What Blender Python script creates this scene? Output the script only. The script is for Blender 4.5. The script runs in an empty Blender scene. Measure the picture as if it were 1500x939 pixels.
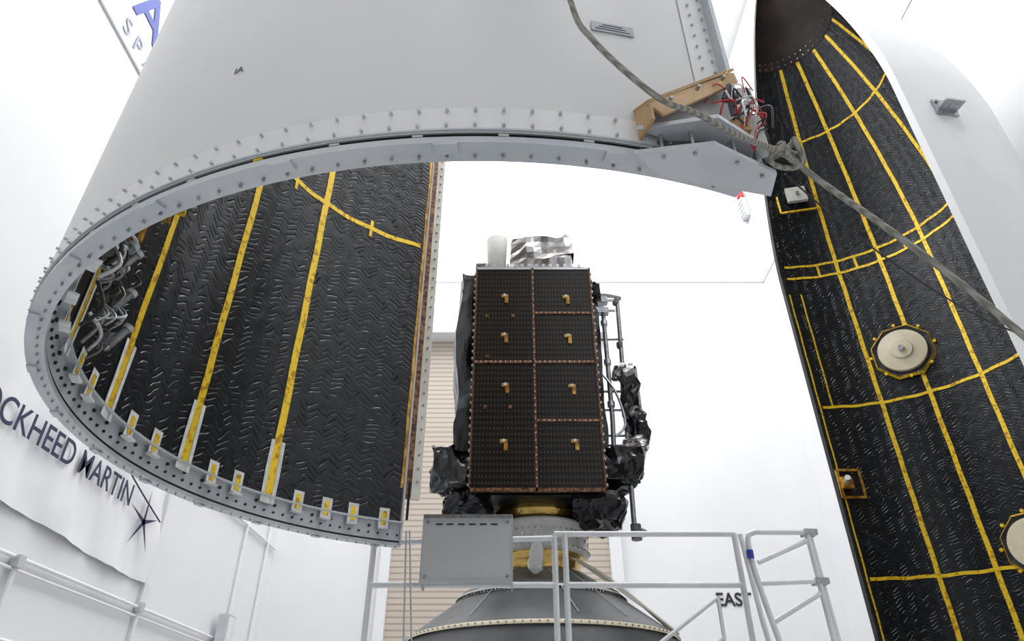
import bpy, math, random
from mathutils import Vector, Matrix, noise
random.seed(7)
HC = 1.5            # camera height above the floor; heights below are measured from eye level
S = bpy.context.scene
C = bpy.context.collection
cos, sin, pi = math.cos, math.sin, math.pi
rad = math.radians
S.view_settings.view_transform = 'Standard'

# ---------------------------------------------------------------- materials
def new_mat(name, col, rough=0.5, metal=0.0, spec=0.5):
    m = bpy.data.materials.new(name); m.use_nodes = True
    b = m.node_tree.nodes['Principled BSDF']
    b.inputs['Base Color'].default_value = (*col, 1)
    b.inputs['Roughness'].default_value = rough
    b.inputs['Metallic'].default_value = metal
    b.inputs['Specular IOR Level'].default_value = spec
    return m
def N(m, t, **kw):
    n = m.node_tree.nodes.new(t)
    for k, v in kw.items():
        if hasattr(n, k): setattr(n, k, v)
        else: n.inputs[k].default_value = v
    return n
def LK(m, a, b): m.node_tree.links.new(a, b)
def bsdf(m): return m.node_tree.nodes['Principled BSDF']
def add_noise_color(m, c1, c2, scale, lo=0.4, hi=0.6, coord='Object', detail=3):
    tc = N(m, 'ShaderNodeTexCoord'); nz = N(m, 'ShaderNodeTexNoise'); nz.inputs['Scale'].default_value = scale
    nz.inputs['Detail'].default_value = detail
    cr = N(m, 'ShaderNodeValToRGB')
    cr.color_ramp.elements[0].position = lo; cr.color_ramp.elements[0].color = (*c1, 1)
    cr.color_ramp.elements[1].position = hi; cr.color_ramp.elements[1].color = (*c2, 1)
    LK(m, tc.outputs[coord], nz.inputs['Vector']); LK(m, nz.outputs['Fac'], cr.inputs['Fac'])
    LK(m, cr.outputs['Color'], bsdf(m).inputs['Base Color'])
    return nz
def add_bump(m, scale, strength, dist=0.02, coord='Object', detail=4):
    tc = N(m, 'ShaderNodeTexCoord')
    nz = N(m, 'ShaderNodeTexNoise'); nz.inputs['Scale'].default_value = scale; nz.inputs['Detail'].default_value = detail
    bp = N(m, 'ShaderNodeBump'); bp.inputs['Strength'].default_value = strength; bp.inputs['Distance'].default_value = dist
    LK(m, tc.outputs[coord], nz.inputs['Vector']); LK(m, nz.outputs['Fac'], bp.inputs['Height']); LK(m, bp.outputs['Normal'], bsdf(m).inputs['Normal'])

M = {}
M['wall'] = new_mat('wall_white', (.82, .83, .84), .55); add_noise_color(M['wall'], (.765, .775, .79), (.80, .805, .815), .35)
M['wallfront'] = new_mat('wall_front_grey', (.4, .41, .42), .6); add_noise_color(M['wallfront'], (.44, .45, .46), (.50, .51, .52), .35)
M['floor'] = new_mat('floor_epoxy', (.62, .63, .64), .25); add_noise_color(M['floor'], (.48, .49, .5), (.54, .55, .56), .6)
M['ceil'] = new_mat('ceiling_white', (.8, .8, .8), .7)
M['seam'] = new_mat('seam_grey', (.48, .49, .51), .6)
M['fair'] = new_mat('fairing_white_paint', (.56, .565, .57), .33); add_noise_color(M['fair'], (.70, .70, .695), (.73, .73, .725), .9); add_bump(M['fair'], 2.2, .06, .02)
M['fairband'] = new_mat('fairing_band_paint', (.8, .8, .8), .4); add_noise_color(M['fairband'], (.78, .78, .78), (.82, .82, .82), 2)
M['fairR'] = new_mat('fairing_white_paint_right', (.74, .75, .76), .35); add_noise_color(M['fairR'], (.76, .77, .78), (.80, .81, .82), .9)  # slightly paler, smoother white for the right half
M['flange'] = new_mat('flange_grey', (.56, .58, .60), .35, .15); add_noise_color(M['flange'], (.50, .53, .56), (.58, .60, .62), 3)
M['alu'] = new_mat('aluminium', (.62, .63, .65), .35, .8); add_noise_color(M['alu'], (.6, .61, .63), (.7, .71, .73), 5)
M['sheet'] = new_mat('sheet_metal_dull', (.45, .46, .47), .45, .3); add_noise_color(M['sheet'], (.58, .59, .60), (.62, .63, .64), 1.5)
M['rail'] = new_mat('rail_white_paint', (.62, .64, .65), .35); add_noise_color(M['rail'], (.70, .72, .73), (.78, .79, .80), 4)
M['steel'] = new_mat('steel_bolt', (.35, .36, .38), .35, .8); add_noise_color(M['steel'], (.35, .36, .38), (.48, .49, .51), 20)
M['hwshade'] = new_mat('hardware_silver_shaded', (.2, .21, .22), .45, .5); add_noise_color(M['hwshade'], (.16, .17, .18), (.3, .31, .32), 12)  # silver fittings, colour darkened to carry the fairing's shadow on them
M['dark'] = new_mat('dark_gap', (.012, .012, .014), .6); add_noise_color(M['dark'], (.008, .008, .01), (.02, .02, .022), 8)
M['gold'] = new_mat('kapton_tape', (.8, .5, .04), .35, .25)
add_noise_color(M['gold'], (.55, .28, .006), (1.0, .68, .03), 16, .36, .48, detail=5); add_bump(M['gold'], 45, .5, .01)
M['goldbox'] = new_mat('kapton_box', (.6, .36, .05), .3, .4); add_noise_color(M['goldbox'], (.34, .15, .02), (.70, .40, .07), 9)
M['whitetape'] = new_mat('white_tape', (.72, .72, .7), .5); add_noise_color(M['whitetape'], (.7, .7, .68), (.85, .85, .83), 14)
M['cap'] = new_mat('nose_cap_brown', (.045, .032, .028), .5, 0, .3); add_noise_color(M['cap'], (.018, .011, .009), (.036, .024, .019), 2)
M['cream'] = new_mat('port_cream', (.72, .66, .52), .4); add_noise_color(M['cream'], (.76, .67, .48), (.84, .76, .58), 3)
M['tan'] = new_mat('bracket_tan', (.42, .28, .15), .5); add_noise_color(M['tan'], (.46, .28, .12), (.60, .39, .20), 6)
M['edgebeige'] = new_mat('edge_rail_beige', (.62, .6, .52), .4, .2); add_noise_color(M['edgebeige'], (.62, .60, .52), (.74, .72, .65), 3)
M['red'] = new_mat('red_wire', (.6, .03, .03), .4)
M['white'] = new_mat('white_plastic', (.75, .75, .73), .4)
M['black'] = new_mat('black_cable', (.02, .02, .022), .5)
M['rope'] = new_mat('rope_fibre', (.34, .33, .3), .8)
M['navy'] = new_mat('navy_print', (.02, .025, .07), .6)
M['blue'] = new_mat('blue_print', (.03, .06, .35), .6)
M['greyprint'] = new_mat('grey_print', (.3, .33, .42), .6)
M['banner'] = new_mat('banner_fabric', (.80, .81, .83), .6); add_bump(M['banner'], .9, .5, .15, detail=1)
M['door'] = new_mat('shutter_beige', (.58, .50, .42), .5)
M['label'] = new_mat('label_plate', (.44, .46, .50), .4)
def rope_nodes(m):
    tc = N(m, 'ShaderNodeTexCoord'); w = N(m, 'ShaderNodeTexWave'); w.bands_direction = 'DIAGONAL'
    w.inputs['Scale'].default_value = 30
    cr = N(m, 'ShaderNodeValToRGB'); cr.color_ramp.elements[0].color = (.20, .19, .165, 1); cr.color_ramp.elements[1].color = (.38, .37, .33, 1)
    LK(m, tc.outputs['Object'], w.inputs['Vector']); LK(m, w.outputs['Fac'], cr.inputs['Fac']); LK(m, cr.outputs['Color'], bsdf(m).inputs['Base Color'])
    bp = N(m, 'ShaderNodeBump'); bp.inputs['Strength'].default_value = .6; bp.inputs['Distance'].default_value = .004
    LK(m, w.outputs['Fac'], bp.inputs['Height']); LK(m, bp.outputs['Normal'], bsdf(m).inputs['Normal'])
rope_nodes(M['rope'])
def door_nodes(m):
    tc = N(m, 'ShaderNodeTexCoord'); w = N(m, 'ShaderNodeTexWave'); w.bands_direction = 'Z'; w.inputs['Scale'].default_value = 1.9
    cr = N(m, 'ShaderNodeValToRGB'); cr.color_ramp.elements[0].color = (.34, .28, .23, 1); cr.color_ramp.elements[1].color = (.54, .47, .40, 1)
    cr.color_ramp.elements[1].position = .35
    LK(m, tc.outputs['Object'], w.inputs['Vector']); LK(m, w.outputs['Fac'], cr.inputs['Fac']); LK(m, cr.outputs['Color'], bsdf(m).inputs['Base Color'])
door_nodes(M['door'])
def blanket(name):
    m = new_mat(name, (.006, .0080, .0125), .30, 0.0, .42)
    uv = N(m, 'ShaderNodeUVMap'); uv.uv_map = 'UVMap'
    nz = N(m, 'ShaderNodeTexNoise'); nz.inputs['Scale'].default_value = 2.2; nz.inputs['Detail'].default_value = 2
    LK(m, uv.outputs['UV'], nz.inputs['Vector'])
    sp = N(m, 'ShaderNodeSeparateXYZ'); LK(m, uv.outputs['UV'], sp.inputs[0])
    def mth(op, a, b=None):
        n = N(m, 'ShaderNodeMath'); n.operation = op
        for i, x in enumerate((a, b)):
            if x is None: continue
            if isinstance(x, (int, float)): n.inputs[i].default_value = x
            else: LK(m, x, n.inputs[i])
        return n.outputs[0]
    xx = mth('ADD', sp.outputs[0], mth('MULTIPLY', nz.outputs['Fac'], .12))
    pp = mth('PINGPONG', xx, .11)
    zz = mth('ADD', sp.outputs[1], mth('MULTIPLY', pp, .62))
    zz = mth('ADD', zz, mth('MULTIPLY', nz.outputs['Fac'], .24))
    s = mth('SINE', mth('MULTIPLY', zz, 2 * pi / .060))
    s = mth('POWER', mth('MAXIMUM', s, 0.0), 3.0)
    nz2 = N(m, 'ShaderNodeTexNoise'); nz2.inputs['Scale'].default_value = 7.0; nz2.inputs['Detail'].default_value = 1; LK(m, uv.outputs['UV'], nz2.inputs['Vector'])
    mask = N(m, 'ShaderNodeMapRange'); mask.inputs[1].default_value = .40; mask.inputs[2].default_value = .60
    LK(m, nz2.outputs['Fac'], mask.inputs[0])
    h = mth('MULTIPLY', s, mask.outputs[0])
    h = mth('ADD', h, mth('MULTIPLY', nz2.outputs['Fac'], .9))
    bp = N(m, 'ShaderNodeBump'); bp.inputs['Strength'].default_value = .85; bp.inputs['Distance'].default_value = .010
    LK(m, h, bp.inputs['Height']); LK(m, bp.outputs['Normal'], bsdf(m).inputs['Normal'])
    return m
M['blanket'] = blanket('acoustic_blanket_black')
M['foilblack'] = new_mat('mli_black', (.008, .008, .010), .24, 0, .5); add_bump(M['foilblack'], 4, .35, .06, detail=2)
M['foilsilver'] = new_mat('mli_silver', (.42, .40, .40), .30, .95); add_bump(M['foilsilver'], 5, .35, .04, detail=2)
M['foilgold'] = new_mat('gold_foil', (.6, .40, .12), .25, .85); add_bump(M['foilgold'], 14, .5, .03)
M['copper'] = new_mat('copper_strip', (.26, .13, .06), .4, .5); add_noise_color(M['copper'], (.08, .035, .018), (.28, .14, .07), 22, .42, .6)
M['cone'] = new_mat('cone_grey', (.10, .105, .11), .45, .2); add_noise_color(M['cone'], (.10, .105, .11), (.145, .15, .155), 1.5)
M['ringwhite'] = new_mat('ring_white', (.68, .68, .66), .4); add_noise_color(M['ringwhite'], (.6, .6, .57), (.70, .70, .67), 6)
M['canwhite'] = new_mat('can_cream', (.5, .5, .47), .5); add_noise_color(M['canwhite'], (.50, .50, .46), (.58, .57, .53), 4)
M['bag'] = new_mat('plastic_bag', (.8, .82, .84), .15); bsdf(M['bag']).inputs['Transmission Weight'].default_value = .5
def solar():
    m = new_mat('solar_cells', (.012, .01, .01), .3, 0, .35)
    uv = N(m, 'ShaderNodeUVMap'); uv.uv_map = 'UVMap'
    sp = N(m, 'ShaderNodeSeparateXYZ'); LK(m, uv.outputs['UV'], sp.inputs[0])
    def line(o, pitch, w):
        a = N(m, 'ShaderNodeMath'); a.operation = 'DIVIDE'; a.inputs[1].default_value = pitch; LK(m, o, a.inputs[0])
        b = N(m, 'ShaderNodeMath'); b.operation = 'FRACT'; LK(m, a.outputs[0], b.inputs[0])
        c = N(m, 'ShaderNodeMath'); c.operation = 'LESS_THAN'; c.inputs[1].default_value = w; LK(m, b.outputs[0], c.inputs[0])
        return c.outputs[0]
    l1 = line(sp.outputs[0], .048, .18); l2 = line(sp.outputs[1], .085, .40)
    l3 = line(sp.outputs[1], .085, .12)
    mi = N(m, 'ShaderNodeMath'); mi.operation = 'MULTIPLY'; LK(m, l1, mi.inputs[0]); LK(m, l2, mi.inputs[1])
    c1 = N(m, 'ShaderNodeMix'); c1.data_type = 'RGBA'; c1.inputs[6].default_value = (.0065, .005, .0045, 1); c1.inputs[7].default_value = (.025, .016, .011, 1)
    LK(m, l3, c1.inputs[0])
    c2 = N(m, 'ShaderNodeMix'); c2.data_type = 'RGBA'; c2.inputs[7].default_value = (.11, .075, .05, 1); LK(m, mi.outputs[0], c2.inputs[0]); LK(m, c1.outputs[2], c2.inputs[6])
    LK(m, c2.outputs[2], bsdf(m).inputs['Base Color'])
    return m
M['solar'] = solar()

# ---------------------------------------------------------------- mesh builder
class B:
    def __init__(s): s.v = []; s.f = []; s.mi = []; s.mats = []; s.uv = {}; s.sm = []
    def m(s, name):
        if name not in s.mats: s.mats.append(name)
        return s.mats.index(name)
    def add(s, vs, fs, mat, smooth=False, uvs=None):
        o = len(s.v); s.v += [tuple(x) for x in vs]; k = s.m(mat)
        for f in fs: s.f.append([o + i for i in f]); s.mi.append(k); s.sm.append(smooth)
        if uvs:
            for i, u in enumerate(uvs): s.uv[o + i] = u
    def box(s, c, d, mat, R=None, uv=False):
        vs = [Vector(((i & 1) - .5, ((i >> 1) & 1) - .5, ((i >> 2) & 1) - .5)) * 1 for i in range(8)]
        vs = [Vector((p.x * d[0], p.y * d[1], p.z * d[2])) for p in vs]
        uvs = [(p.x, p.z) for p in vs] if uv else None
        if R: vs = [R @ p for p in vs]
        vs = [p + Vector(c) for p in vs]
        s.add(vs, [(0, 2, 3, 1), (4, 5, 7, 6), (0, 1, 5, 4), (2, 6, 7, 3), (0, 4, 6, 2), (1, 3, 7, 5)], mat, uvs=uvs)
    def prism(s, pl, z0, z1, mat):
        n = len(pl); vs = [(x, y, z0) for x, y in pl] + [(x, y, z1) for x, y in pl]
        s.add(vs, [tuple(range(n))[::-1], tuple(range(n, 2 * n))] + [(i, (i + 1) % n, n + (i + 1) % n, n + i) for i in range(n)], mat)
    def tube(s, pts, r, mat, n=10, cap=True):
        pts = [Vector(p) for p in pts]; rs = r if isinstance(r, (list, tuple)) else [r] * len(pts)
        t0 = (pts[1] - pts[0]).normalized()
        up = Vector((0, 0, 1)) if abs(t0.z) < .9 else Vector((1, 0, 0))
        nrm = t0.cross(up).normalized(); vs = []
        for i, p in enumerate(pts):
            a = pts[max(i - 1, 0)]; b = pts[min(i + 1, len(pts) - 1)]
            t = (b - a).normalized(); nrm = (nrm - t * nrm.dot(t)).normalized(); bn = t.cross(nrm)
            for k in range(n):
                an = 2 * pi * k / n; vs.append(p + (nrm * cos(an) + bn * sin(an)) * rs[i])
        fs = []
        for i in range(len(pts) - 1):
            for k in range(n):
                k2 = (k + 1) % n; fs.append((i * n + k, i * n + k2, (i + 1) * n + k2, (i + 1) * n + k))
        s.add(vs, fs, mat, True)
        if cap:
            s.add(vs[:n], [tuple(range(n))[::-1]], mat); s.add(vs[-n:], [tuple(range(n))], mat)
    def cyl(s, a, b, r, mat, n=16): s.tube([a, b], r, mat, n)
    def lathe(s, prof, cx, cy, mat, n=64, a0=0, a1=360, smooth=True):
        vs = []; full = abs(a1 - a0) >= 360; nn = n if full else n + 1
        for r, z in prof:
            for k in range(nn):
                a = rad(a0 + (a1 - a0) * k / n); vs.append((cx + r * cos(a), cy + r * sin(a), z))
        fs = []
        for i in range(len(prof) - 1):
            for k in range(n):
                k2 = (k + 1) % nn if full else k + 1
                fs.append((i * nn + k, i * nn + k2, (i + 1) * nn + k2, (i + 1) * nn + k))
        s.add(vs, fs, mat, smooth)
    def obj(s, name, parent=None):
        me = bpy.data.meshes.new(name)
        me.from_pydata([(x, y, z + HC) for x, y, z in s.v], [], s.f)
        for k in s.mats: me.materials.append(M[k])
        me.polygons.foreach_set('material_index', s.mi); me.polygons.foreach_set('use_smooth', s.sm)
        if s.uv:
            l = me.uv_layers.new(name='UVMap')
            for lp in me.loops: l.data[lp.index].uv = s.uv.get(lp.vertex_index, (0, 0))
        me.update(); o = bpy.data.objects.new(name, me); C.objects.link(o)
        if parent: o.parent = parent
        return o
def empty(name):
    e = bpy.data.objects.new(name, None); C.objects.link(e); return e
def smooth_path(pts, k=6):
    P = [Vector(p) for p in pts]; out = []
    for i in range(len(P) - 1):
        p0 = P[max(i - 1, 0)]; p1 = P[i]; p2 = P[i + 1]; p3 = P[min(i + 2, len(P) - 1)]
        for j in range(k):
            t = j / k
            out.append(.5 * ((2 * p1) + (p2 - p0) * t + (2 * p0 - 5 * p1 + 4 * p2 - p3) * t * t + (3 * p1 - p0 - 3 * p2 + p3) * t ** 3))
    out.append(P[-1]); return out
def text(name, body, loc, rot, size, mat, parent=None, width=None, height=None, ext=.004, off=0):
    cu = bpy.data.curves.new(name, 'FONT'); cu.body = body; cu.size = size; cu.extrude = ext; cu.offset = off
    cu.align_x = 'LEFT'
    o = bpy.data.objects.new(name, cu); C.objects.link(o); cu.materials.append(M[mat])
    bpy.context.view_layer.update()
    d = o.dimensions.copy()
    o.location = (loc[0], loc[1], loc[2] + HC); o.rotation_euler = rot
    if width: o.scale = (width / d.x, (height / d.y) if height else width / d.x, 1)
    if parent: o.parent = parent
    return o

# ---------------------------------------------------------------- room
XL, XR, YB, YF, ZC = -6.87, 9.2, 20.0, -9.0, 25.0
def slab(name, c, d, mat):
    b = B(); b.box(c, d, mat); return b.obj(name)
zf = -HC
slab('floor', ((XL + XR) / 2, (YB + YF) / 2, zf - .1), (XR - XL + .4, YB - YF + .4, .2), 'floor')
slab('wall_back', ((XL + XR) / 2, YB + .1, (ZC + zf) / 2), (XR - XL + .4, .2, ZC - zf), 'wall')
slab('wall_left', (XL - .1, (YB + YF) / 2, (ZC + zf) / 2), (.2, YB - YF, ZC - zf), 'wall')
slab('wall_right', (XR + .1, (YB + YF) / 2, (ZC + zf) / 2), (.2, YB - YF, ZC - zf), 'wall')
slab('wall_front', ((XL + XR) / 2, YF - .1, (ZC + zf) / 2), (XR - XL + .4, .2, ZC - zf), 'wallfront')
slab('ceiling', ((XL + XR) / 2, (YB + YF) / 2, ZC + .1), (XR - XL + .4, YB - YF + .4, .2), 'ceil')
b = B(); b.box(((XL + XR) / 2, YB - .01, 14.7), (XR - XL, .03, .05), 'seam'); b.obj('trim_1')
b = B(); b.box((XR - .01, (YB + YF) / 2, 14.7), (.03, YB - YF, .05), 'seam'); b.obj('trim_2')
slab('baseboard_back', ((XL + XR) / 2, YB - .02, zf + .1), (XR - XL, .04, .2), 'seam')
slab('baseboard_left', (XL + .02, (YB + YF) / 2, zf + .1), (.04, YB - YF, .2), 'seam')
e = empty('door_1')
b = B(); b.box((-.335, YB - .04, (12.1 + zf) / 2), (6.31, .06, 12.1 - zf), 'door'); b.obj('shutter_curtain', e)
b = B()
b.box((-3.6, YB - .12, (12.1 + zf) / 2), (.28, .24, 12.1 - zf), 'wall'); b.box((2.97, YB - .12, (12.1 + zf) / 2), (.34, .24, 12.1 - zf), 'wall')
b.box((-.32, YB - .35, 12.55), (6.95, .7, .9), 'wall'); b.obj('shutter_frame', e)
text('wall_lettering', 'EAST', (5.66, YB - .02, 3.60), (pi / 2, 0, 0), .5, 'black', width=.98, height=.36, off=.010)
e = empty('alarm_beacon')
b = B(); b.box((9.00, YB - .3, 18.75), (.22, .2, .30), 'red'); b.box((9.08, YB - .2, 18.1), (.2, .35, .9), 'flange')
for i in range(4): b.box((8.96, YB - .25, 17.8 + i * .22), (.06, .4, .08), 'white')
b.obj('beacon_body', e)

# left wall banner with lettering
e = empty('wall_banner')
b = B(); nu, nv = 60, 12; vs = []; fs = []
for j in range(nv + 1):
    for i in range(nu + 1):
        y = 5.2 + (13.0 - 5.2) * i / nu; t = j / nv
        top = 4.75 - .25 * (i / nu) + .05 * sin(i * .9); bot = 2.93 - .16 * (i / nu) - .04 * sin(pi * i / nu * 3)
        y += (0.55 * (1 - t)) * (i / nu) - .1
        vs.append((XL + .07 + .03 * sin(i * .55 + t * 2) * (1 - .5 * t) + .012 * sin(i * 1.7), y, bot + (top - bot) * t))
for j in range(nv):
    for i in range(nu): a = j * (nu + 1) + i; fs.append((a, a + 1, a + nu + 2, a + nu + 1))
b.add(vs, fs, 'banner', True); b.obj('banner_cloth', e)
text('banner_lettering', 'LOCKHEED MARTIN', (XL + .135, 7.46, 3.76), (pi / 2, 0, pi / 2), .5, 'navy', e, width=4.25, height=.38, ext=.002, off=.004)
b = B()
cy, cz = 12.38, 3.66
for ang, l in ((92, .62), (20, .50), (164, .62), (-52, .6), (-128, .6)):
    a = rad(ang); p = Vector((XL + .14, cy + cos(a) * l, cz + sin(a) * l)); q = Vector((-sin(a), cos(a)))
    w = .045
    b.add([(XL + .14, cy + q[0] * w, cz + q[1] * w), p, (XL + .14, cy - q[0] * w, cz - q[1] * w)], [(0, 1, 2)], 'navy')
b.tube(smooth_path([(XL + .14, 10.9, 4.45), (XL + .14, 12.0, 4.1), (XL + .14, 12.95, 3.83)]), .014, 'navy', 6)
b.obj('banner_star', e)
e = empty('wall_sign')
b = B(); b.box((XL + .02, 7.9, 12.0), (.03, 6.5, 2.8), 'banner'); b.box((XL + .035, 7.9, 10.62), (.01, 6.5, .02), 'seam'); b.obj('sign_board', e)
text('sign_lettering_big', 'ASTROTECH', (XL + .05, 7.15, 11.40), (pi / 2, 0, pi / 2), 1.35, 'blue', e, off=.02)
text('sign_lettering_small', 'S P A C E', (XL + .05, 7.12, 10.78), (pi / 2, 0, pi / 2), .50, 'greyprint', e)
e = empty('wall_conduit')
b = B()
for z, y0, y1, r in ((2.35, 2, 19.9, .03), (5.1, 13.0, 19.9, .035), (1.35, 2, 19.9, .03), (2.2, 2, 19.9, .02)):
    b.tube([(XL + .06, y0, z), (XL + .06, y1, z)], r, 'wall', 8)
for y, z0, z1 in ((9.6, zf, 2.3), (13.2, zf, 5.1), (17.5, zf, 6.5), (19.2, zf, 9)):
    b.tube([(XL + .07, y, z0), (XL + .07, y, z1)], .035, 'wall', 8)
for y, z in ((9.6, 2.3), (13.2, 2.35), (17.5, 2.2)): b.box((XL + .08, y, z), (.12, .14, .16), 'flange')
b.obj('conduit_run', e)
b = B(); b.box((XL + .25, 17.0, 2.4), (.22, .5, .9), 'flange'); b.box((XL + .37, 17.0, 2.4), (.02, .42, .8), 'rail'); b.obj('electrical_panel')

# ---------------------------------------------------------------- fairing halves
R0 = 2.6; OG = 6.9
def rprof(z, zc, R):
    if z <= zc: return R
    t = min((z - zc) / OG, 1); return R * max(0, 1 - t ** 1.5) ** .7
def shell(name, cx, cy, z0, zc, a0, a1, R, mat, parent, zs=None, uv=False, n=90, smooth=True, zend=None):
    b = B(); top = zend if zend else zc + OG
    if zs is None:
        zs = [z0 + (zc - z0) * i / 12 for i in range(13)]
        zs += [zc + (top - zc) * (1 - (1 - i / 36) ** 1.6) for i in range(1, 37)]
    vs = []; uvs = []; fs = []
    for z in zs:
        r = rprof(z, zc, R)
        for k in range(n + 1):
            a = rad(a0 + (a1 - a0) * k / n); vs.append((cx + r * cos(a), cy + r * sin(a), z)); uvs.append((a * R0, z))
    for i in range(len(zs) - 1):
        for k in range(n): q = i * (n + 1) + k; fs.append((q, q + 1, q + n + 2, q + n + 1))
    b.add(vs, fs, mat, smooth, uvs); return b.obj(name, parent)
def vstrip(b, cx, cy, zc, R, ang, z0, z1, w, mat):
    n = max(2, int((z1 - z0) / .25)); vs = []; fs = []
    for i in range(n + 1):
        z = z0 + (z1 - z0) * i / n; r = rprof(z, zc, R)
        for sgn in (-1, 1):
            a = rad(ang) + sgn * w / 2 / max(r, .3) + .0018 * sin(z * 7 + ang) ; vs.append((cx + r * cos(a), cy + r * sin(a), z))
    for i in range(n): fs.append((2 * i, 2 * i + 1, 2 * i + 3, 2 * i + 2))
    b.add(vs, fs, mat)
def hstrip(b, cx, cy, zc, R, z, a0, a1, w, mat, slope=0):
    n = max(2, int(abs(a1 - a0) / 2.5)); vs = []; fs = []
    for i in range(n + 1):
        a = rad(a0 + (a1 - a0) * i / n); zz = z + slope * i / n + .008 * sin(i * 1.3)
        for sgn in (-1, 1):
            z2 = zz + sgn * w / 2; r = rprof(z2, zc, R); vs.append((cx + r * cos(a), cy + r * sin(a), z2))
    for i in range(n): fs.append((2 * i, 2 * i + 1, 2 * i + 3, 2 * i + 2))
    b.add(vs, fs, mat)
def edge_flange(b, cx, cy, z0, zc, ang, ri, ro, thick, mat, zend, off=0):
    zs = [z0 + (zc - z0) * i / 6 for i in range(7)] + [zc + (zend - zc) * i / 30 for i in range(1, 31)]
    vs = []; fs = []
    a = rad(ang); d = Vector((cos(a), sin(a), 0)); tt = Vector((-sin(a), cos(a), 0))
    for z in zs:
        r1 = rprof(z, zc, R0) - ri; r2 = rprof(z, zc, R0) + ro
        for r, s in ((r1, off), (r2, off), (r2, thick), (r1, thick)):
            p = Vector((cx, cy, z)) + d * max(r, 0) + tt * s; vs.append(p)
    for i in range(len(zs) - 1):
        for k in range(4): k2 = (k + 1) % 4; fs.append((i * 4 + k, i * 4 + k2, i * 4 + 4 + k2, i * 4 + 4 + k))
    fs.append((0, 1, 2, 3)); m_ = len(vs) - 4; fs.append((m_, m_ + 1, m_ + 2, m_ + 3))
    b.add(vs, fs, mat)
def onshell(cx, cy, zc, R, ang, z): 
    r = rprof(z, zc, R); return Vector((cx + r * cos(rad(ang)), cy + r * sin(rad(ang)), z))
def rotz(ang): return Matrix.Rotation(rad(ang), 3, 'Z')

# ---- left half (hanging, rim overhead)
e = empty('payload_fairing_half')
cx, cy = -.1225, 4.130; zr = 1.735; zc = zr + 7.6; A0, A1 = 111.5, 291.5
zs = [zr, zr + .02, zr + .115, zr + .125] + [zr + .3 + (zc - zr - .3) * i / 12 for i in range(13)] + [zc + OG * (1 - (1 - i / 36) ** 1.6) for i in range(1, 37)]
shell('outer_skin', cx, cy, zr, zc, A0, A1, R0, 'fair', e, zs=zs, n=140)
shell('inner_skin', cx, cy, zr, zc, A0, A1, R0 - .08, 'flange', e, n=120)
shell('acoustic_blanket', cx, cy, zr + .17, zc, A0 + .8, A1 - .8, R0 - .115, 'blanket', e, uv=True, n=120, zs=[zr + .17 + (zc - zr - .17) * i / 20 for i in range(21)] + [zc + OG * .97 * i / 24 for i in range(1, 25)])
b = B()
def ringsec(b, cx, cy, ri, ro, z0, z1, a0, a1, mat, n=140):
    b.lathe([(ri, z0), (ro, z0)], cx, cy, mat, n, a0, a1, False); b.lathe([(ro, z0), (ro, z1)], cx, cy, mat, n, a0, a1)
    b.lathe([(ro, z1), (ri, z1)], cx, cy, mat, n, a0, a1, False); b.lathe([(ri, z1), (ri, z0)], cx, cy, mat, n, a0, a1)
    for a in (a0, a1):
        d = Vector((cos(rad(a)), sin(rad(a)), 0)); c = Vector((cx, cy, 0))
        b.add([c + d * ri + Vector((0, 0, z0)), c + d * ro + Vector((0, 0, z0)), c + d * ro + Vector((0, 0, z1)), c + d * ri + Vector((0, 0, z1))], [(0, 1, 2, 3)], mat)
ringsec(b, cx, cy, R0 - .085, R0 + .000, zr - .045, zr - .018, A0, A1, 'flange')
ringsec(b, cx, cy, R0 - .075, R0 - .012, zr - .018, zr + .006, A0, A1, 'dark')
ringsec(b, cx, cy, R0 - .08, R0 + .008, zr + .006, zr + .014, A0, A1, 'flange')
ringsec(b, cx, cy, R0 - .003, R0 + .004, zr + .014, zr + .118, A0, A1, 'fairband')
ringsec(b, cx, cy, R0 - .13, R0 - .08, zr + .155, zr + .172, A0, A1, 'flange')
b.obj('ring_flange', e)
b = B()
k = 0; a = A0 + 1
while a < A1 - .5:
    d = Vector((cos(rad(a)), sin(rad(a)), 0)); c = Vector((cx, cy, 0))
    p = c + d * (R0 + .0) + Vector((0, 0, zr + .10)); b.cyl(p, p + d * .018, .006, 'flange', 6)
    p = c + d * (R0 + .0) + Vector((0, 0, zr + .028)); b.cyl(p, p + d * .016, .006, 'flange', 6)
    p = c + d * (R0 - .055) + Vector((0, 0, zr - .045)); b.cyl(p, p - Vector((0, 0, .016)), .006, 'steel', 6)
    p = c + d * (R0 - .08) + Vector((0, 0, zr + .05)); b.cyl(p, p - d * .012, .010, 'dark', 10)
    if k % 2: p = c + d * (R0 - .08) + Vector((0, 0, zr + .11)); b.cyl(p, p - d * .014, .013, 'dark', 8)
    if k % 3 == 1:
        p = c + d * (R0 - .008) + Vector((0, 0, zr - .005)); b.box(p, (.010, .035, .010), 'gold' if k % 15 == 7 else 'white', rotz(a))
    if k % 6 == 2: p = c + d * (R0 - .022) + Vector((0, 0, zr - .050)); b.box(p, (.045, .08, .010), 'flange', rotz(a))
    k += 1; a += 2.1
b.obj('flange_bolts', e)
b = B(); Rb = R0 - .12
for ang in (184, 162.4, 142.2, 204, 224, 244, 264): vstrip(b, cx, cy, zc, Rb, ang, zr + .16, zc + 5.5, .075, 'gold')
hstrip(b, cx, cy, zc, Rb, 5.25, A0 + 2, A1 - 2, .06, 'gold'); hstrip(b, cx, cy, zc, Rb, 8.6, A0 + 2, A1 - 2, .06, 'gold')
vstrip(b, cx, cy, zc, Rb, A0 + 1.0, zr + .5, zc + 5.5, .03, 'goldbox')
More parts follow.
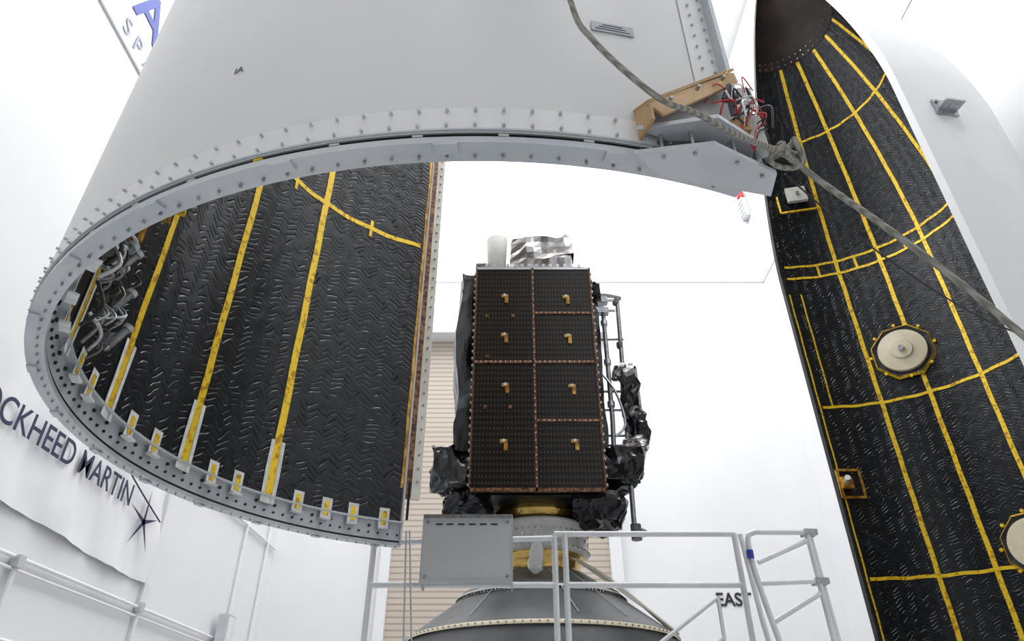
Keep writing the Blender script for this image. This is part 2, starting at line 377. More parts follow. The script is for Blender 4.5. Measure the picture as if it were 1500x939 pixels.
for ang, z in ((152, 5.25), (128, 5.25)): vstrip(b, cx, cy, zc, Rb - .001, ang, z - .12, z + .12, .04, 'gold')
b.obj('blanket_tape', e)
b = B()
for ang in (184, 162.4, 142.2, 204): 
    for s_ in (-1.25, 1.25): vstrip(b, cx, cy, zc, Rb - .003, ang + s_, zr + .10, zr + .66, .035, 'whitetape')
    vstrip(b, cx, cy, zc, Rb + .003, ang, zr + .10, zr + .62, .13, 'whitetape')
for ang in (177, 170, 155.5, 149.5, 135.5, 129, 123, 116, 191, 197, 211, 218, 226):
    vstrip(b, cx, cy, zc, Rb - .003, ang, zr + .09, zr + .28, .10, 'whitetape'); vstrip(b, cx, cy, zc, Rb - .007, ang, zr + .12, zr + .25, .045, 'gold')
    p = onshell(cx, cy, zc, Rb - .01, ang, zr + .09); b.box(p, (.05, .10, .012), 'whitetape', rotz(ang))
b.obj('blanket_clips', e)
b = B()
edge_flange(b, cx, cy, zr - .03, zc, A0, .10, .015, .02, 'flange', zc + 6.6)
edge_flange(b, cx, cy, zr + .42, zc, A0, .10, -.03, -.055, 'copper', zc + 6.2)
edge_flange(b, cx, cy, zr + .42, zc, A0, .09, -.02, -.15, 'edgebeige', zc + 6.2, off=-.056)
edge_flange(b, cx, cy, zr - .03, zc, A1, .08, .045, -.02, 'flange', zc + 6.6)
for i in range(110):
    z = zr + .1 + i * .07
    for A, off, rr in ((A1 - .9, .0, .007), (A1 - 2.2, 0, .006)):
        d = Vector((cos(rad(A)), sin(rad(A)), 0)); p = Vector((cx, cy, z)) + d * R0; b.cyl(p, p + d * .014, rr, 'flange', 6)
    A = A0; d = Vector((cos(rad(A)), sin(rad(A)), 0)); tt = Vector((sin(rad(A)), -cos(rad(A)), 0))
    if i > 5 and i % 2: p = Vector((cx, cy, z)) + d * (R0 - .09) + tt * .11; b.cyl(p, p - d * .02, .012, 'steel', 6)
b.obj('edge_flanges', e)
b = B(); b.lathe([(R0 + .004, zr + .1), (R0 + .004, zc)], cx, cy, 'fairband', 6, A1 - 3.2, A1, True); b.obj('edge_doubler', e)
b = B()
p = onshell(cx, cy, zc, R0 + .004, -78.7, 2.37); b.box(p, (.004, .17, .055), 'label', rotz(-78.7))
for i in range(3): b.box(onshell(cx, cy, zc, R0 + .0065, -78.7, 2.355 + i * .014), (.002, .14 - .03 * i, .0025), 'navy', rotz(-78.7))
b.obj('data_plate', e)
p = onshell(cx, cy, zc, R0 + .003, -112.2, 2.285)
text('skin_marking', 'IA', p, (pi / 2, 0, rad(-112.2 + 90)), .05, 'navy', e, ext=.0005)
b = B()
random.seed(3)
for i in range(40):
    a = 196 + random.random() * 24; z = zr + .22 + random.random() * .62
    p = onshell(cx, cy, zc, R0 - .2, a, z); q = onshell(cx, cy, zc, R0 - .15 - random.random() * .12, a + random.uniform(-5, 5), z + random.uniform(-.3, .2)); mid = (p + q) / 2 - Vector((cos(rad(a)), sin(rad(a)), 0)) * .06
    b.tube(smooth_path([p, mid, q], 5), random.choice((.005, .007, .010)), random.choice(('steel', 'hwshade', 'hwshade', 'black', 'black', 'flange')), 8)
for a, z in ((200, zr + .50), (205, zr + .65), (212, zr + .5), (196, zr + .35)):
    p = onshell(cx, cy, zc, R0 - .22, a, z); q = p + Vector((.05, .03, .13)); b.cyl(p, q, .024, 'hwshade', 14); b.cyl(p - (q - p) * .3, p, .016, 'steel', 12); b.cyl(q, q + (q - p) * .2, .032, 'flange', 14)
    b.box(p + Vector((-.03, 0, .03)), (.05, .10, .08), 'hwshade', rotz(a))
b.tube(smooth_path([onshell(cx, cy, zc, R0 - .15, 222, zr + .3), onshell(cx, cy, zc, R0 - .25, 208, zr + .9), onshell(cx, cy, zc, R0 - .2, 200, zr + .2)], 8), .014, 'black', 8)
b.obj('separation_hardware', e)
b = B(); p = onshell(cx, cy, zc, R0 - .2, 196, zr + 1.45); b.box(p, (.14, .22, .07), 'goldbox', rotz(196)); b.box(p + Vector((.1, .06, .05)), (.1, .12, .04), 'gold', rotz(205)); b.box(p + Vector((0, -.1, -.2)), (.08, .05, .35), 'goldbox', rotz(196)); b.obj('kapton_bracket', e)
def P2(ang, r, z): return (cx + r * cos(rad(ang)), cy + r * sin(rad(ang)), z)
b = B()
def quadplate(b, p, th, mat):
    p = [Vector(q) for q in p]; n = (p[1] - p[0]).cross(p[3] - p[0]).normalized() * th
    vs = p + [q + n for q in p]; b.add(vs, [(0, 1, 2, 3), (7, 6, 5, 4), (0, 4, 5, 1), (1, 5, 6, 2), (2, 6, 7, 3), (3, 7, 4, 0)], mat)
quadplate(b, [P2(-77.8, R0 + .10, 1.835), P2(-69.2, R0 + .085, 2.165), P2(-69.0, R0 + .085, 2.115), P2(-76.6, R0 + .10, 1.79)], .010, 'tan')
quadplate(b, [P2(-77.8, R0, 1.90), P2(-68.6, R0, 2.27), P2(-69.2, R0 + .09, 2.17), P2(-77.6, R0 + .10, 1.84)], -.010, 'tan')
quadplate(b, [P2(-77.8, R0, 1.76), P2(-77.8, R0, 1.90), P2(-77.6, R0 + .10, 1.84), P2(-77.6, R0 + .10, 1.76)], .012, 'tan')
quadplate(b, [P2(-77.6, R0 + .03, 1.80), P2(-69.6, R0 + .03, 1.80), P2(-69.6, R0 + .03, 2.18), P2(-77.6, R0 + .03, 1.86)], .006, 'sheet')
for a_, z_ in ((-76, 1.865), (-73.5, 1.965), (-71, 2.065)): p = Vector(P2(a_, R0 + .10, z_)); d = Vector((cos(rad(a_)), sin(rad(a_)), 0)); b.cyl(p, p + d * .02, .007, 'steel', 6)
b.obj('corner_wedge', e)
b = B()
b.prism([(.40, 1.565), (.657, 1.525), (.90, 1.655), (.915, 1.765), (.50, 1.665)], 1.672, 1.690, 'flange')
b.prism([(.42, 1.55), (.68, 1.50), (.92, 1.66), (.80, 1.72)], 1.772, 1.790, 'flange')
b.prism([(.44, 1.60), (.66, 1.60), (.89, 1.70), (.87, 1.74), (.5, 1.66)], 1.69, 1.772, 'cone')
for x, y in ((.5, 1.575), (.60, 1.56), (.75, 1.60), (.85, 1.66)): b.cyl((x, y, 1.66), (x, y, 1.80), .007, 'steel', 8)
b.obj('corner_gusset', e)
b = B(); random.seed(11)
for i in range(34):
    p = Vector((.78 + random.random() * .13, 1.60 + random.random() * .05, 1.83 + random.random() * .22)); q = p + Vector((random.uniform(-.1, .05), random.uniform(-.04, .04), random.uniform(-.14, .05))); m_ = (p + q) / 2 + Vector((random.uniform(-.03, .03), -.03, random.uniform(0, .05)))
    b.tube(smooth_path([p, m_, q], 5), random.choice((.0025, .004, .003)), random.choice(('red', 'white', 'black', 'alu', 'black', 'red', 'red')), 6)
b.box((.86, 1.66, 2.05), (.05, .05, .09), 'ringwhite'); b.box((.83, 1.63, 1.95), (.05, .04, .04), 'alu'); b.box((.88, 1.67, 1.88), (.03, .05, .15), 'ringwhite'); b.box((.80, 1.62, 1.86), (.06, .04, .06), 'tan')
b.cyl((.76, 1.60, 1.98), (.79, 1.60, 2.06), .012, 'black', 8); b.cyl((.75, 1.60, 2.06), (.80, 1.60, 2.14), .005, 'gold', 6)
b.obj('corner_wiring', e)

# ---- right half (standing behind)
e = empty('payload_fairing_half.001')
cx, cy = 5.957, 9.229; zc = 8.77; z0 = zf + 1.0; A0, A1 = -92.5, 92.5
shell('outer_skin', cx, cy, z0, zc, A0, A1, R0 + .03, 'fairR', e)
shell('inner_skin', cx, cy, z0, zc, A0, A1, R0 - .05, 'dark', e, zend=zc + OG * .985)
shell('acoustic_blanket', cx, cy, z0 + .2, zc, A0 + .5, A1 - .5, R0 - .075, 'blanket', e, uv=True, n=110, zs=[z0 + .2 + (zc - z0 - .2) * i / 24 for i in range(25)] + [zc + 5.2 * i / 20 for i in range(1, 21)])
shell('nose_cap_liner', cx, cy, z0, zc, A0, A1, R0 - .10, 'cap', e, zs=[zc + 5.15 + (OG * .999 - 5.15) * (1 - (1 - i / 16) ** 1.6) for i in range(17)])
b = B(); Rb = R0 - .082
for ang in (66.3, 47.8, 27.8, 9, -10, -29, -48, -67): vstrip(b, cx, cy, zc, Rb, ang, z0 + .3, zc + 5.15, .075, 'gold')
vstrip(b, cx, cy, zc, Rb, 86, 5.67, 8.3, .03, 'gold'); vstrip(b, cx, cy, zc, Rb, 91.5, z0, 8.3, .03, 'gold'); vstrip(b, cx, cy, zc, Rb, -91.5, z0, zc + 5, .03, 'gold')
for z in (8.72, 9.02, 5.67, 2.536, 12.1): hstrip(b, cx, cy, zc, Rb - .002, z, A0 + 3, A1 - 2, .055 if z != 12.1 else .05, 'gold')
for ang in (58, 36, 75): vstrip(b, cx, cy, zc, Rb, ang, 8.72, 9.02, .05, 'gold')
b.obj('blanket_tape', e)
b = B()
for k in range(26):
    a = A0 + 4 + k * (A1 - A0 - 8) / 25
    for z in (zc + 5.2, zc + 5.32):
        p = onshell(cx, cy, zc, R0 - .10, a, z); d = Vector((cos(rad(a)), sin(rad(a)), 0)); b.cyl(p, p - d * .03, .014, 'steel', 6)
b.obj('cap_fasteners', e)
b = B()
edge_flange(b, cx, cy, z0, zc, A0, .10, .05, -.03, 'fairR', zc + 6.7); edge_flange(b, cx, cy, z0, zc, A1, .07, .05, .03, 'dark', zc + 6.7)
b.obj('edge_flanges', e)
def port(b, ang, z, r):
    c = onshell(cx, cy, zc, R0 - .1, ang, z); d = Vector((-cos(rad(ang)), -sin(rad(ang)), 0)); t = Vector((-sin(rad(ang)), cos(rad(ang)), 0)); u = Vector((0, 0, 1))
    def disc(r0, r1, o0, o1, mat, n, ph=0):
        vs = []
        for rr, o in ((r0, o0), (r1, o1)):
            for k in range(n): an = 2 * pi * (k + ph) / n; vs.append(c + d * o + (t * cos(an) + u * sin(an)) * rr)
        b.add(vs, [(k, (k + 1) % n, n + (k + 1) % n, n + k) for k in range(n)], mat)
    disc(r * 1.24, r * 1.15, .01, .06, 'gold', 8, .5); disc(r * 1.15, r * .9, .06, .03, 'dark', 8, .5)
    disc(r * .92, r * .90, .03, .10, 'cream', 40); disc(r * .90, r * .42, .10, .12, 'cream', 40); disc(r * .42, r * .39, .12, .15, 'ringwhite', 40); disc(r * .39, .0, .15, .16, 'cream', 40); disc(.06, .05, .15, .22, 'ringwhite', 16); disc(.05, 0, .22, .22, 'steel', 16)
    for k in range(8):
        an = 2 * pi * k / 8; p = c + d * .05 + (t * cos(an) + u * sin(an)) * r * 1.18; b.cyl(p, p + d * .04, .03, 'gold', 6)
b2 = B(); port(b2, 52, 6.58, .47); port(b2, 32.5, 2.80, .42); b2.obj('access_ports', e)
b = B()
def frame(ang, z, w, h, mat='gold'):
    c = onshell(cx, cy, zc, R0 - .12, ang, z); R = rotz(ang)
    for dy, dz, sy, sz in ((0, h / 2, w, .04), (0, -h / 2, w, .04), (w / 2, 0, .04, h), (-w / 2, 0, .04, h)): b.box(c + R @ Vector((0, dy, dz)), (.03, sy, sz), mat, R)
frame(77, 10.75, .80, .80, 'gold'); c = onshell(cx, cy, zc, R0 - .22, 77, 10.75); b.box(c, (.08, .42, .40), 'ringwhite', rotz(78)); b.cyl(c - Vector((0, .04, 0)), c - Vector((.01, .09, 0)), .04, 'steel', 12)
frame(88, 4.15, .4, .5, 'goldbox'); c = onshell(cx, cy, zc, R0 - .16, 90, 4.15); b.box(c, (.08, .2, .2), 'goldbox', rotz(90)); b.cyl(c, c - Vector((.06, .2, -.03)), .05, 'alu', 12)
b.obj('sensor_boxes', e)
b = B(); a = -81.6; p = onshell(cx, cy, zc, R0 + .03, a, 8.02); R = rotz(a)
b.box(p + R @ Vector((.015, 0, 0)), (.03, .34, .30), 'steel', R); b.box(p + R @ Vector((.12, 0, -.06)), (.2, .30, .03), 'steel', R)
for s in (-.12, .12): b.add([p + R @ Vector((.03, s, -.06)), p + R @ Vector((.2, s, -.06)), p + R @ Vector((.03, s, .13))], [(0, 1, 2)], 'alu'); b.cyl(p + R @ Vector((.03, s, .1)), p + R @ Vector((.06, s, .1)), .025, 'steel', 8)
b.cyl(p + R @ Vector((.13, 0, -.04)), p + R @ Vector((.13, 0, .03)), .05, 'steel', 12); b.obj('lifting_lug', e)
b = B(); b.lathe([(R0 + .1, z0), (R0 + .1, z0 - .2), (R0 - .3, z0 - .2), (R0 - .3, z0), (R0 + .1, z0)], cx, cy, 'rail', 40, A0, A1, False)
for a in (-80, -40, 0, 40, 80): q = Vector((cx + (R0 - .1) * cos(rad(a)), cy + (R0 - .1) * sin(rad(a)), 0)); b.box((q.x, q.y, (z0 - .2 + zf) / 2), (.2, .2, z0 - .2 - zf), 'rail')
b.obj('support_stand', e)

# ---------------------------------------------------------------- satellite
e = empty('satellite')
sx, sy = .33, 9.65; zb, zt = 2.90, 6.49; W = 1.76; YFp = 8.5
def foil(b, c, d, mat, seed, amp=.06, cuts=9, fr=3.0, taper=0, vs_=1.0, rnd=.35, hf=.6):
    for ax in range(3):
        for sgn in (-1, 1):
            u, v = [i for i in range(3) if i != ax]; vs = []; fs = []
            n = cuts
            for j in range(n + 1):
                for i in range(n + 1):
                    p = [0, 0, 0]; p[ax] = sgn * .5; p[u] = i / n - .5; p[v] = j / n - .5
                    q = Vector(p); rd = q.normalized() * .5
                    q = q.lerp(rd, rnd)
                    q = Vector((q.x * d[0] * (1 + taper * q.z), q.y * d[1], q.z * d[2]))
                    qq = Vector((q.x, q.y, q.z * vs_))
                    nv_ = noise.noise_vector(qq * fr + Vector((seed, seed * 2, 0)))
                    rg = 1 - abs(noise.noise(qq * fr * 1.6 + Vector((seed, 9, 2)))) * 2
                    o = nv_ * amp + q.normalized() * rg * amp * .5 + noise.noise_vector(qq * fr * 3.1 + Vector((seed, 5, 0))) * amp * hf
                    vs.append(q + o + Vector(c))
            for j in range(n):
                for i in range(n):
                    a = j * (n + 1) + i; fs += [(a, a + 1, a + n + 2), (a, a + n + 2, a + n + 1)]
            b.add(vs, fs, mat)
b = B(); b.box((sx, sy, (zb + zt) / 2), (1.72, 2.05, zt - zb), 'foilblack'); b.obj('bus_body', e)
b = B()
foil(b, (sx - .94, 9.5, 5.0), (.38, 1.7, 3.1), 'foilblack', 1.3, .11, 22, 2.0, vs_=.5, hf=.2, rnd=.15)
foil(b, (sx + .89, 9.6, 4.9), (.28, 1.6, 3.0), 'foilblack', 4.1, .08, 20, 2.2, vs_=.5, hf=.2, rnd=.15)
foil(b, (sx - 1.10, 9.0, 3.35), (.60, .7, .50), 'foilblack', 7.7, .15, 12, 3, hf=.25)
foil(b, (sx - .88, 9.1, 2.85), (.55, .7, .50), 'foilblack', 2.9, .15, 12, 3, hf=.25)
foil(b, (sx + 1.08, 9.0, 3.38), (.60, .7, .40), 'foilblack', 9.2, .15, 12, 3, hf=.25)
foil(b, (sx + .85, 9.1, 2.80), (.60, .7, .38), 'foilblack', 5.5, .14, 12, 3, hf=.25)
foil(b, (sx - .93, 9.1, 6.3), (.35, .8, .5), 'foilblack', 3.5, .10, 10, 3, hf=.25)
foil(b, (sx + .90, 9.1, 6.3), (.28, .8, .4), 'foilblack', 6.5, .10, 10, 3, hf=.25)
b.obj('thermal_blankets', e)
b = B()
foil(b, (.49, 9.15, 6.90), (1.0, .8, .92), 'foilsilver', 12.2, .045, 8, 3.0, rnd=.05, hf=.5)
b.add([(.70, 8.72, 6.95), (1.02, 8.72, 7.0), (1.02, 8.82, 7.60), (.94, 8.79, 7.50), (.66, 8.77, 7.25), (.98, 9.2, 7.5), (.7, 9.2, 7.2), (1.03, 9.2, 6.95)], [(0, 1, 3, 4), (1, 2, 3), (1, 7, 5, 2), (2, 5, 3), (3, 5, 6, 4)], 'foilsilver')
b.obj('antenna_foil_cover', e)
b = B(); b.lathe([(.0, 6.5), (.15, 6.5), (.155, 6.95), (.175, 7.36), (.16, 7.37), (.0, 7.37)], -.25, 8.85, 'canwhite', 32); b.obj('antenna_can', e)
b = B(); b.box((-.50, 8.75, 6.62), (.16, .2, .22), 'cone'); b.box((-.44, 8.8, 6.72), (.06, .1, .2), 'alu')
b.box((.33, 8.72, 6.545), (1.62, .35, .07), 'ringwhite')
for i in range(14): b.box((-.40 + i * .112, 8.50, 6.56), (.045, .04, .06), 'alu')
b.obj('top_fittings', e)
b = B(); b.box((sx, YFp, (zb + zt) / 2), (W, .06, zt - zb), 'solar', uv=True); b.obj('solar_array', e)
b = B(); yf = YFp - .035
def fx(px): return sx - W / 2 + W * px
def fz(p): return zb + (zt - zb) * p
Hh = zt - zb
b.box((fx(.5), yf, fz(.005)), (W + .02, .02, .05), 'copper'); b.box((fx(.5), yf, fz(.998)), (W + .02, .02, .04), 'alu')
b.box((fx(.0), yf, fz(.5)), (.02, .02, Hh), 'copper'); b.box((fx(1), yf, fz(.5)), (.025, .02, Hh), 'copper')
b.box((fx(.5), yf, fz(.53)), (W, .02, .045), 'copper'); b.box((fx(.495), yf, fz(.5)), (.033, .02, Hh), 'copper')
b.box((fx(.75), yf, fz(.765)), (W * .49, .02, .04), 'copper'); b.box((fx(.75), yf, fz(.275)), (W * .49, .02, .04), 'copper')
for i in range(24): b.box((fx(.02 + i * .04), yf - .012, fz(.53)), (.014, .01, .02), 'ringwhite')
for i in range(12):
    b.box((fx(.52 + i * .04), yf - .012, fz(.765)), (.012, .01, .018), 'ringwhite'); b.box((fx(.52 + i * .04), yf - .012, fz(.275)), (.012, .01, .018), 'ringwhite')
for i in range(34): b.box((fx(.495), yf - .012, fz(.02 + i * .029)), (.014, .01, .014), 'ringwhite')
for px_, pz in ((.25, .85), (.78, .845), (.25, .655), (.78, .65), (.26, .425), (.79, .42), (.25, .19), (.79, .19)):
    b.box((fx(px_), yf - .01, fz(pz)), (.10, .02, .05), 'goldbox'); b.box((fx(px_ + .015), yf - .01, fz(pz - .02)), (.05, .02, .11), 'goldbox'); b.cyl((fx(px_), yf - .01, fz(pz)), (fx(px_), yf - .045, fz(pz)), .022, 'ringwhite', 10)
for px_, pz in ((.11, .555), (.10, .75), (.32, .75), (.1, .33), (.3, .33)): b.box((fx(px_), yf - .01, fz(pz)), (.05, .012, .05), 'copper')
b.obj('array_seams', e)
b = B()
for s in (-1, 1):
    for i in range(30): b.box((sx + s * (W / 2 + .02), YFp + .02, zb + .1 + i * .118), (.03, .04, .03), 'alu')
b.obj('array_edge_hinges', e)
b = B()
b.tube([(1.68, 8.9, 6.2), (1.66, 8.9, 5.0), (1.62, 8.9, 3.55), (1.60, 8.9, 2.48)], .034, 'steel', 10)
b.tube([(1.44, 8.9, 6.05), (1.44, 8.9, 4.1), (1.42, 8.9, 3.6)], .035, 'steel', 10)
b.tube([(1.84, 8.9, 4.95), (1.86, 8.9, 3.9)], .028, 'foilsilver', 10)
b.tube(smooth_path([(1.28, 8.95, 6.15), (1.45, 8.9, 6.28), (1.75, 8.9, 6.22)]), .04, 'foilsilver', 10)
for z in (6.15, 5.95): b.box((1.42, 8.88, z), (.20, .12, .1), 'steel'); b.cyl((1.30, 8.85, z), (1.62, 8.85, z), .03, 'alu', 8)
foil(b, (1.72, 8.9, 4.5), (.24, .2, .95), 'foilblack', 3.3, .07, 12, 5, hf=.4)
foil(b, (1.66, 8.9, 4.85), (.30, .2, .2), 'foilsilver', 8.3, .06, 6, 5)
foil(b, (1.80, 8.9, 4.0), (.24, .22, .5), 'foilblack', 13.3, .07, 9, 5, hf=.4)
foil(b, (1.75, 8.9, 3.72), (.3, .2, .18), 'foilsilver', 18.3, .05, 6, 5)
for z in (6.1, 5.3, 4.6, 3.9, 3.3): b.cyl((1.65, 8.9, z), (1.65, 8.9, z + .08), .05, 'cone', 12)
for z in (5.7, 5.0, 4.3): b.cyl((1.44, 8.9, z), (1.44, 8.9, z + .08), .055, 'alu', 12)
for z, l in ((5.5, .5), (4.3, .55), (3.9, .6), (4.6, .45), (3.75, .5)): b.cyl((1.22, 9.0, z), (1.22 + l, 8.9, z - .05), .02, 'steel', 8)
b.cyl((1.58, 8.9, 2.55), (1.74, 8.9, 2.48), .05, 'cone', 10); b.cyl((1.62, 8.9, 2.60), (1.62, 8.9, 2.40), .07, 'cone', 12)
b.tube(smooth_path([(1.3, 8.9, 4.9), (1.5, 8.8, 4.5), (1.6, 8.8, 4.0), (1.45, 8.8, 3.8)]), .018, 'alu', 8)
b.obj('stowed_boom', e)
b = B()
b.lathe([(.55, 2.95), (.62, 2.93), (.62, 2.86), (.56, 2.82), (.58, 2.78)], sx + .03, sy, 'foilgold', 64)
b.obj('separation_ring', e)

# ---------------------------------------------------------------- payload adapter & cone
e = empty('payload_adapter')
ax_, ay_ = sx + .06, sy
b = B()
b.lathe([(.50, 2.775), (.62, 2.76), (.70, 2.73), (.70, 2.69), (.66, 2.66), (.66, 2.42), (.68, 2.40), (.68, 2.36), (.6, 2.33)], ax_, ay_, 'ringwhite', 72)
for k in range(48):
    a = 2 * pi * k / 48; d = Vector((cos(a), sin(a), 0)); c = Vector((ax_, ay_, 0))
    p = c + d * .66 + Vector((0, 0, 2.60)); b.cyl(p, p + d * .012, .012, 'steel', 6); p = c + d * .68 + Vector((0, 0, 2.38)); b.cyl(p, p + d * .012, .014, 'steel', 6)
    if k % 3 == 0: p = c + d * .665 + Vector((0, 0, 2.52)); b.box(p, (.02, .04, .05), 'alu', rotz(math.degrees(a)))
b.obj('ring_adapter', e)
b = B(); b.lathe([(.60, 2.34), (.62, 2.30), (.56, 2.24), (.54, 2.12), (.58, 2.08)], ax_, ay_, 'foilgold', 64); b.obj('clamp_band', e)
b = B()
b.lathe([(.56, 2.12), (.62, 2.10), (.98, 1.86), (1.06, 1.84), (1.10, 1.80)], ax_, ay_, 'cone', 96)
b.lathe([(1.10, 1.80), (1.13, 1.77), (1.13, 1.74)], ax_, ay_, 'ringwhite', 96)
b.lathe([(1.12, 1.74), (1.62, 1.38), (1.72, 1.30)], ax_, ay_, 'cone', 96)
b.lathe([(1.72, 1.30), (1.75, 1.29), (1.75, 1.25)], ax_, ay_, 'cream', 96)
b.lathe([(1.72, 1.25), (1.85, .9), (1.88, .4), (1.88, zf)], ax_, ay_, 'cone', 96)
for k in range(120):
    a = 2 * pi * k / 120; d = Vector((cos(a), sin(a), 0)); p = Vector((ax_, ay_, 1.755)) + d * 1.13; b.box(p, (.02, .03 if k % 3 else .05, .02), 'dark', rotz(3 * k))
    p = Vector((ax_, ay_, 1.275)) + d * 1.75; b.cyl(p, p + d * .015, .010, 'steel', 6)
for k in (10, 12, 13):
    a0 = 2 * pi * (k + .3) / 16
    p = Vector((ax_ + .70 * cos(a0), ay_ + .70 * sin(a0), 2.055)); q = Vector((ax_ + 1.62 * cos(a0 + .1), ay_ + 1.62 * sin(a0 + .1), 1.395)); b.tube([p, (p + q) / 2 + Vector((0, 0, .01)), q], .006, 'seam', 6)
b.obj('payload_cone', e)
b = B(); random.seed(5)
for k in range(14):
    a = rad(-25 - k * 1.8); p = Vector((ax_ + .6 * cos(a), ay_ + .6 * sin(a), 2.25)); q = Vector((ax_ + 1.0 * cos(a + .15), ay_ + 1.0 * sin(a + .15), 1.93)); r_ = Vector((ax_ + 1.75 * cos(a + .35), ay_ + 1.75 * sin(a + .35), 1.33))
    b.tube(smooth_path([p, q + Vector((0, 0, random.uniform(0, .06))), r_], 6), .010, random.choice(('white', 'alu', 'black', 'cream')), 6)
b.obj('wire_harness', e)
b = B(); foil(b, (.30, 8.72, 2.18), (.17, .10, .5), 'bag', 21, .03, 9, 4, -.8, rnd=.6); b.tube([(.27, 8.74, 2.4), (.33, 8.9, 2.6)], .008, 'white', 6); b.obj('plastic_bag', e)

# ---------------------------------------------------------------- platform with guard rails
e = empty('guard_railing')
b = B(); Y = 6.5; r = .027
zt_, zm, zd = 1.81, 1.348, .75
for x in (-1.30, .40, .50, 2.11): b.tube([(x, Y, zt_ if x > -1 else 1.73), (x, Y, zd)], r, 'rail', 12)
b.tube([(-1.30, Y, 1.73), (.40, Y, 1.73 + .04)], r, 'rail', 12); b.tube([(.40, Y, zt_), (2.11, Y, zt_)], r, 'rail', 12)
b.tube([(-1.30, Y, zm), (.40, Y, zm)], r, 'rail', 12); b.tube([(.50, Y, zm), (2.11, Y, zm)], r, 'rail', 12)
b.box((.4, Y, .80), (3.45, .012, .1), 'rail')
b.obj('rail_front', e)
b = B(); b.box((.38, 7.0, .72), (3.5, 1.1, .06), 'alu')
for x in (-1.30, 2.05):
    for y in (6.5, 7.5): b.box((x, y, (.69 + zf) / 2), (.1, .1, .69 - zf), 'rail')
b.obj('platform_deck', e)
e = empty('stair_gate')
b = B(); Y = 6.3
b.tube(smooth_path([(2.30, Y, .7), (2.19, Y, 1.3), (2.16, Y, 1.68), (2.22, Y, 1.765), (2.35, Y, 1.77), (2.72, Y, 1.77)], 6), .025, 'rail', 12)
b.tube([(2.72, Y, 1.80), (2.74, Y, .7)], .025, 'rail', 12); b.tube([(2.78, Y + .1, 1.80), (2.82, Y + .1, .7)], .025, 'rail', 12)
b.tube([(2.19, Y, 1.32), (2.74, Y, 1.34)], .022, 'rail', 12); b.tube([(2.22, Y, 1.5), (2.72, Y, 1.70)], .022, 'rail', 12); b.tube([(2.25, Y, 1.0), (2.74, Y, 1.25)], .022, 'rail', 12)
b.tube([(2.10, Y, 1.75), (2.16, Y, 1.0), (2.20, Y, .69)], .022, 'rail', 12)
for z in (1.77, 1.34): b.box((2.75, Y + .03, z), (.12, .12, .05), 'steel')
b.cyl((2.15, Y - .03, 1.6), (2.15, Y - .03, 1.53), .03, 'blue', 10)
b.box((2.50, Y, .66), (.7, .4, .06), 'alu')
for x in (2.22, 2.8): b.box((x, Y, (.63 + zf) / 2), (.08, .08, .63 - zf), 'rail')
b.obj('gate_frame', e)
e = empty('stair_handrail')
b = B(); b.tube([(1.35, 7.85, .9), (2.25, 7.85, 1.50)], .022, 'rail', 12); b.tube([(1.35, 7.85, .5), (2.25, 7.85, 1.10)], .022, 'rail', 12)
for x, z in ((1.6, 1.06), (2.25, 1.50)): b.tube([(x, 7.85, z), (x, 7.85, zf)], .022, 'rail', 12)
b.obj('handrail_tubes', e)
e = empty('sheet_metal_tray')
b = B()
b.box((-.40, 6.16, 1.585), (.80, .012, .60), 'sheet'); b.box((-.40, 6.145, 1.87), (.80, .03, .03), 'steel'); b.box((-.40, 6.145, 1.30), (.80, .03, .03), 'flange')
b.box((-.80, 6.30, 1.585), (.015, .30, .60), 'flange'); b.box((0, 6.30, 1.585), (.015, .30, .60), 'flange'); b.box((-.40, 6.30, 1.88), (.80, .3, .012), 'steel')
for i in range(6): b.box((-.66 + i * .1, 6.150, 1.80), (.06, .006, .012), 'dark')
for x in (-.76, -.04):
    for z in (1.35, 1.82): b.cyl((x, 6.155, z), (x, 6.14, z), .012, 'steel', 8)
b.obj('tray_body', e)
b = B(); 
for x0, x1 in ((-.93, -.86), (-.90, -.78)): b.tube([(x0, 6.0, 1.7), (x1, 6.05, .4)], .008, 'seam', 6)
b.box((-.95, 6.1, 2.0), (.02, .03, .35), 'black'); b.obj('tag_line')

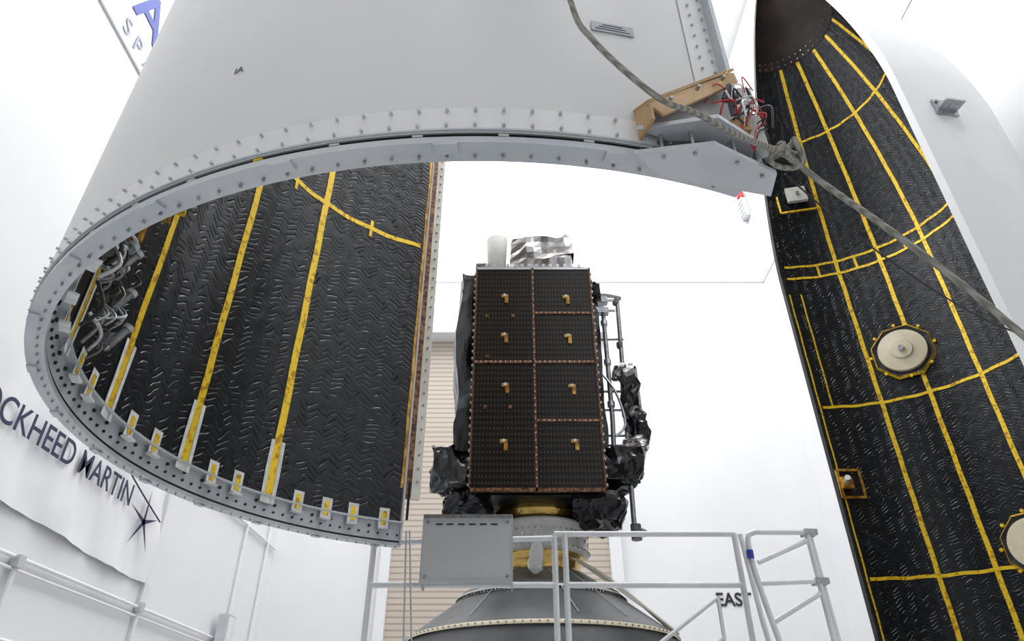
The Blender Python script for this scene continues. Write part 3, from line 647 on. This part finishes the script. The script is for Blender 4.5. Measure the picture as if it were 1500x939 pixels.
# ---------------------------------------------------------------- ropes
e = empty('guide_rope')
b = B()
main = [(.02, 1.05, 3.6), (.12, 1.25, 2.85), (.206, 1.39, 2.262), (.284, 1.44, 2.096), (.466, 1.445, 1.813), (.60, 1.47, 1.755), (.732, 1.515, 1.705), (.916, 1.60, 1.705), (1.021, 1.632, 1.617), (1.165, 1.604, 1.385), (1.311, 1.61, 1.192), (1.437, 1.616, 1.0), (1.6, 1.63, .75), (1.9, 1.6, .1)]
b.tube(smooth_path(main, 8), .0105, 'rope', 12)
b.obj('rope_line', e)
b = B()
kn = []
for i in range(60):
    t = i / 59 * 2 * pi * 3; kn.append((.925 + .045 * cos(t) + .02 * sin(2.3 * t), 1.60 + .035 * sin(t * 1.3), 1.71 + .045 * sin(t) * cos(.5 * t) ))
b.tube(kn, .010, 'rope', 10); b.obj('rope_knot', e)
b = B(); b.tube(smooth_path([(.927, 1.656, 1.672), (1.113, 1.745, 1.536), (1.253, 1.804, 1.445), (1.508, 1.896, 1.303), (1.74, 1.956, 1.21), (2.2, 2.0, 1.0)]), .003, 'black', 8); b.obj('thin_cable')

# ---------------------------------------------------------------- lights
def area(name, loc, sx_, sy_, power, rot=(0, 0, 0), col=(1, 1, 1)):
    l = bpy.data.lights.new(name, 'AREA'); l.shape = 'RECTANGLE'; l.size = sx_; l.size_y = sy_; l.energy = power; l.color = col
    o = bpy.data.objects.new(name, l); C.objects.link(o); o.location = (loc[0], loc[1], loc[2] + HC); o.rotation_euler = rot; return o
for i, (x, y, p) in enumerate([(-3.5, -4, 420), (5.5, -4, 600), (-3.5, 5, 800), (5.5, 4, 800), (-3.5, 13, 850), (5.5, 14, 800), (1, 17, 720), (1, 9, 900)]):
    area('ceiling_light', (x, y, ZC - .05), 3.0, 3.0, p)
w = bpy.data.worlds.new('world'); S.world = w; w.use_nodes = True
w.node_tree.nodes['Background'].inputs[0].default_value = (.9, .95, 1, 1); w.node_tree.nodes['Background'].inputs[1].default_value = .5

# ---------------------------------------------------------------- camera
cd = bpy.data.cameras.new('camera'); cd.lens = 991.6 / 1500 * 36; cd.sensor_width = 36; cd.sensor_fit = 'HORIZONTAL'; cd.clip_start = .05
co = bpy.data.objects.new('camera', cd); C.objects.link(co); co.location = (0, 0, HC); co.rotation_euler = (pi / 2 + .5771, 0, 0)
S.camera = co
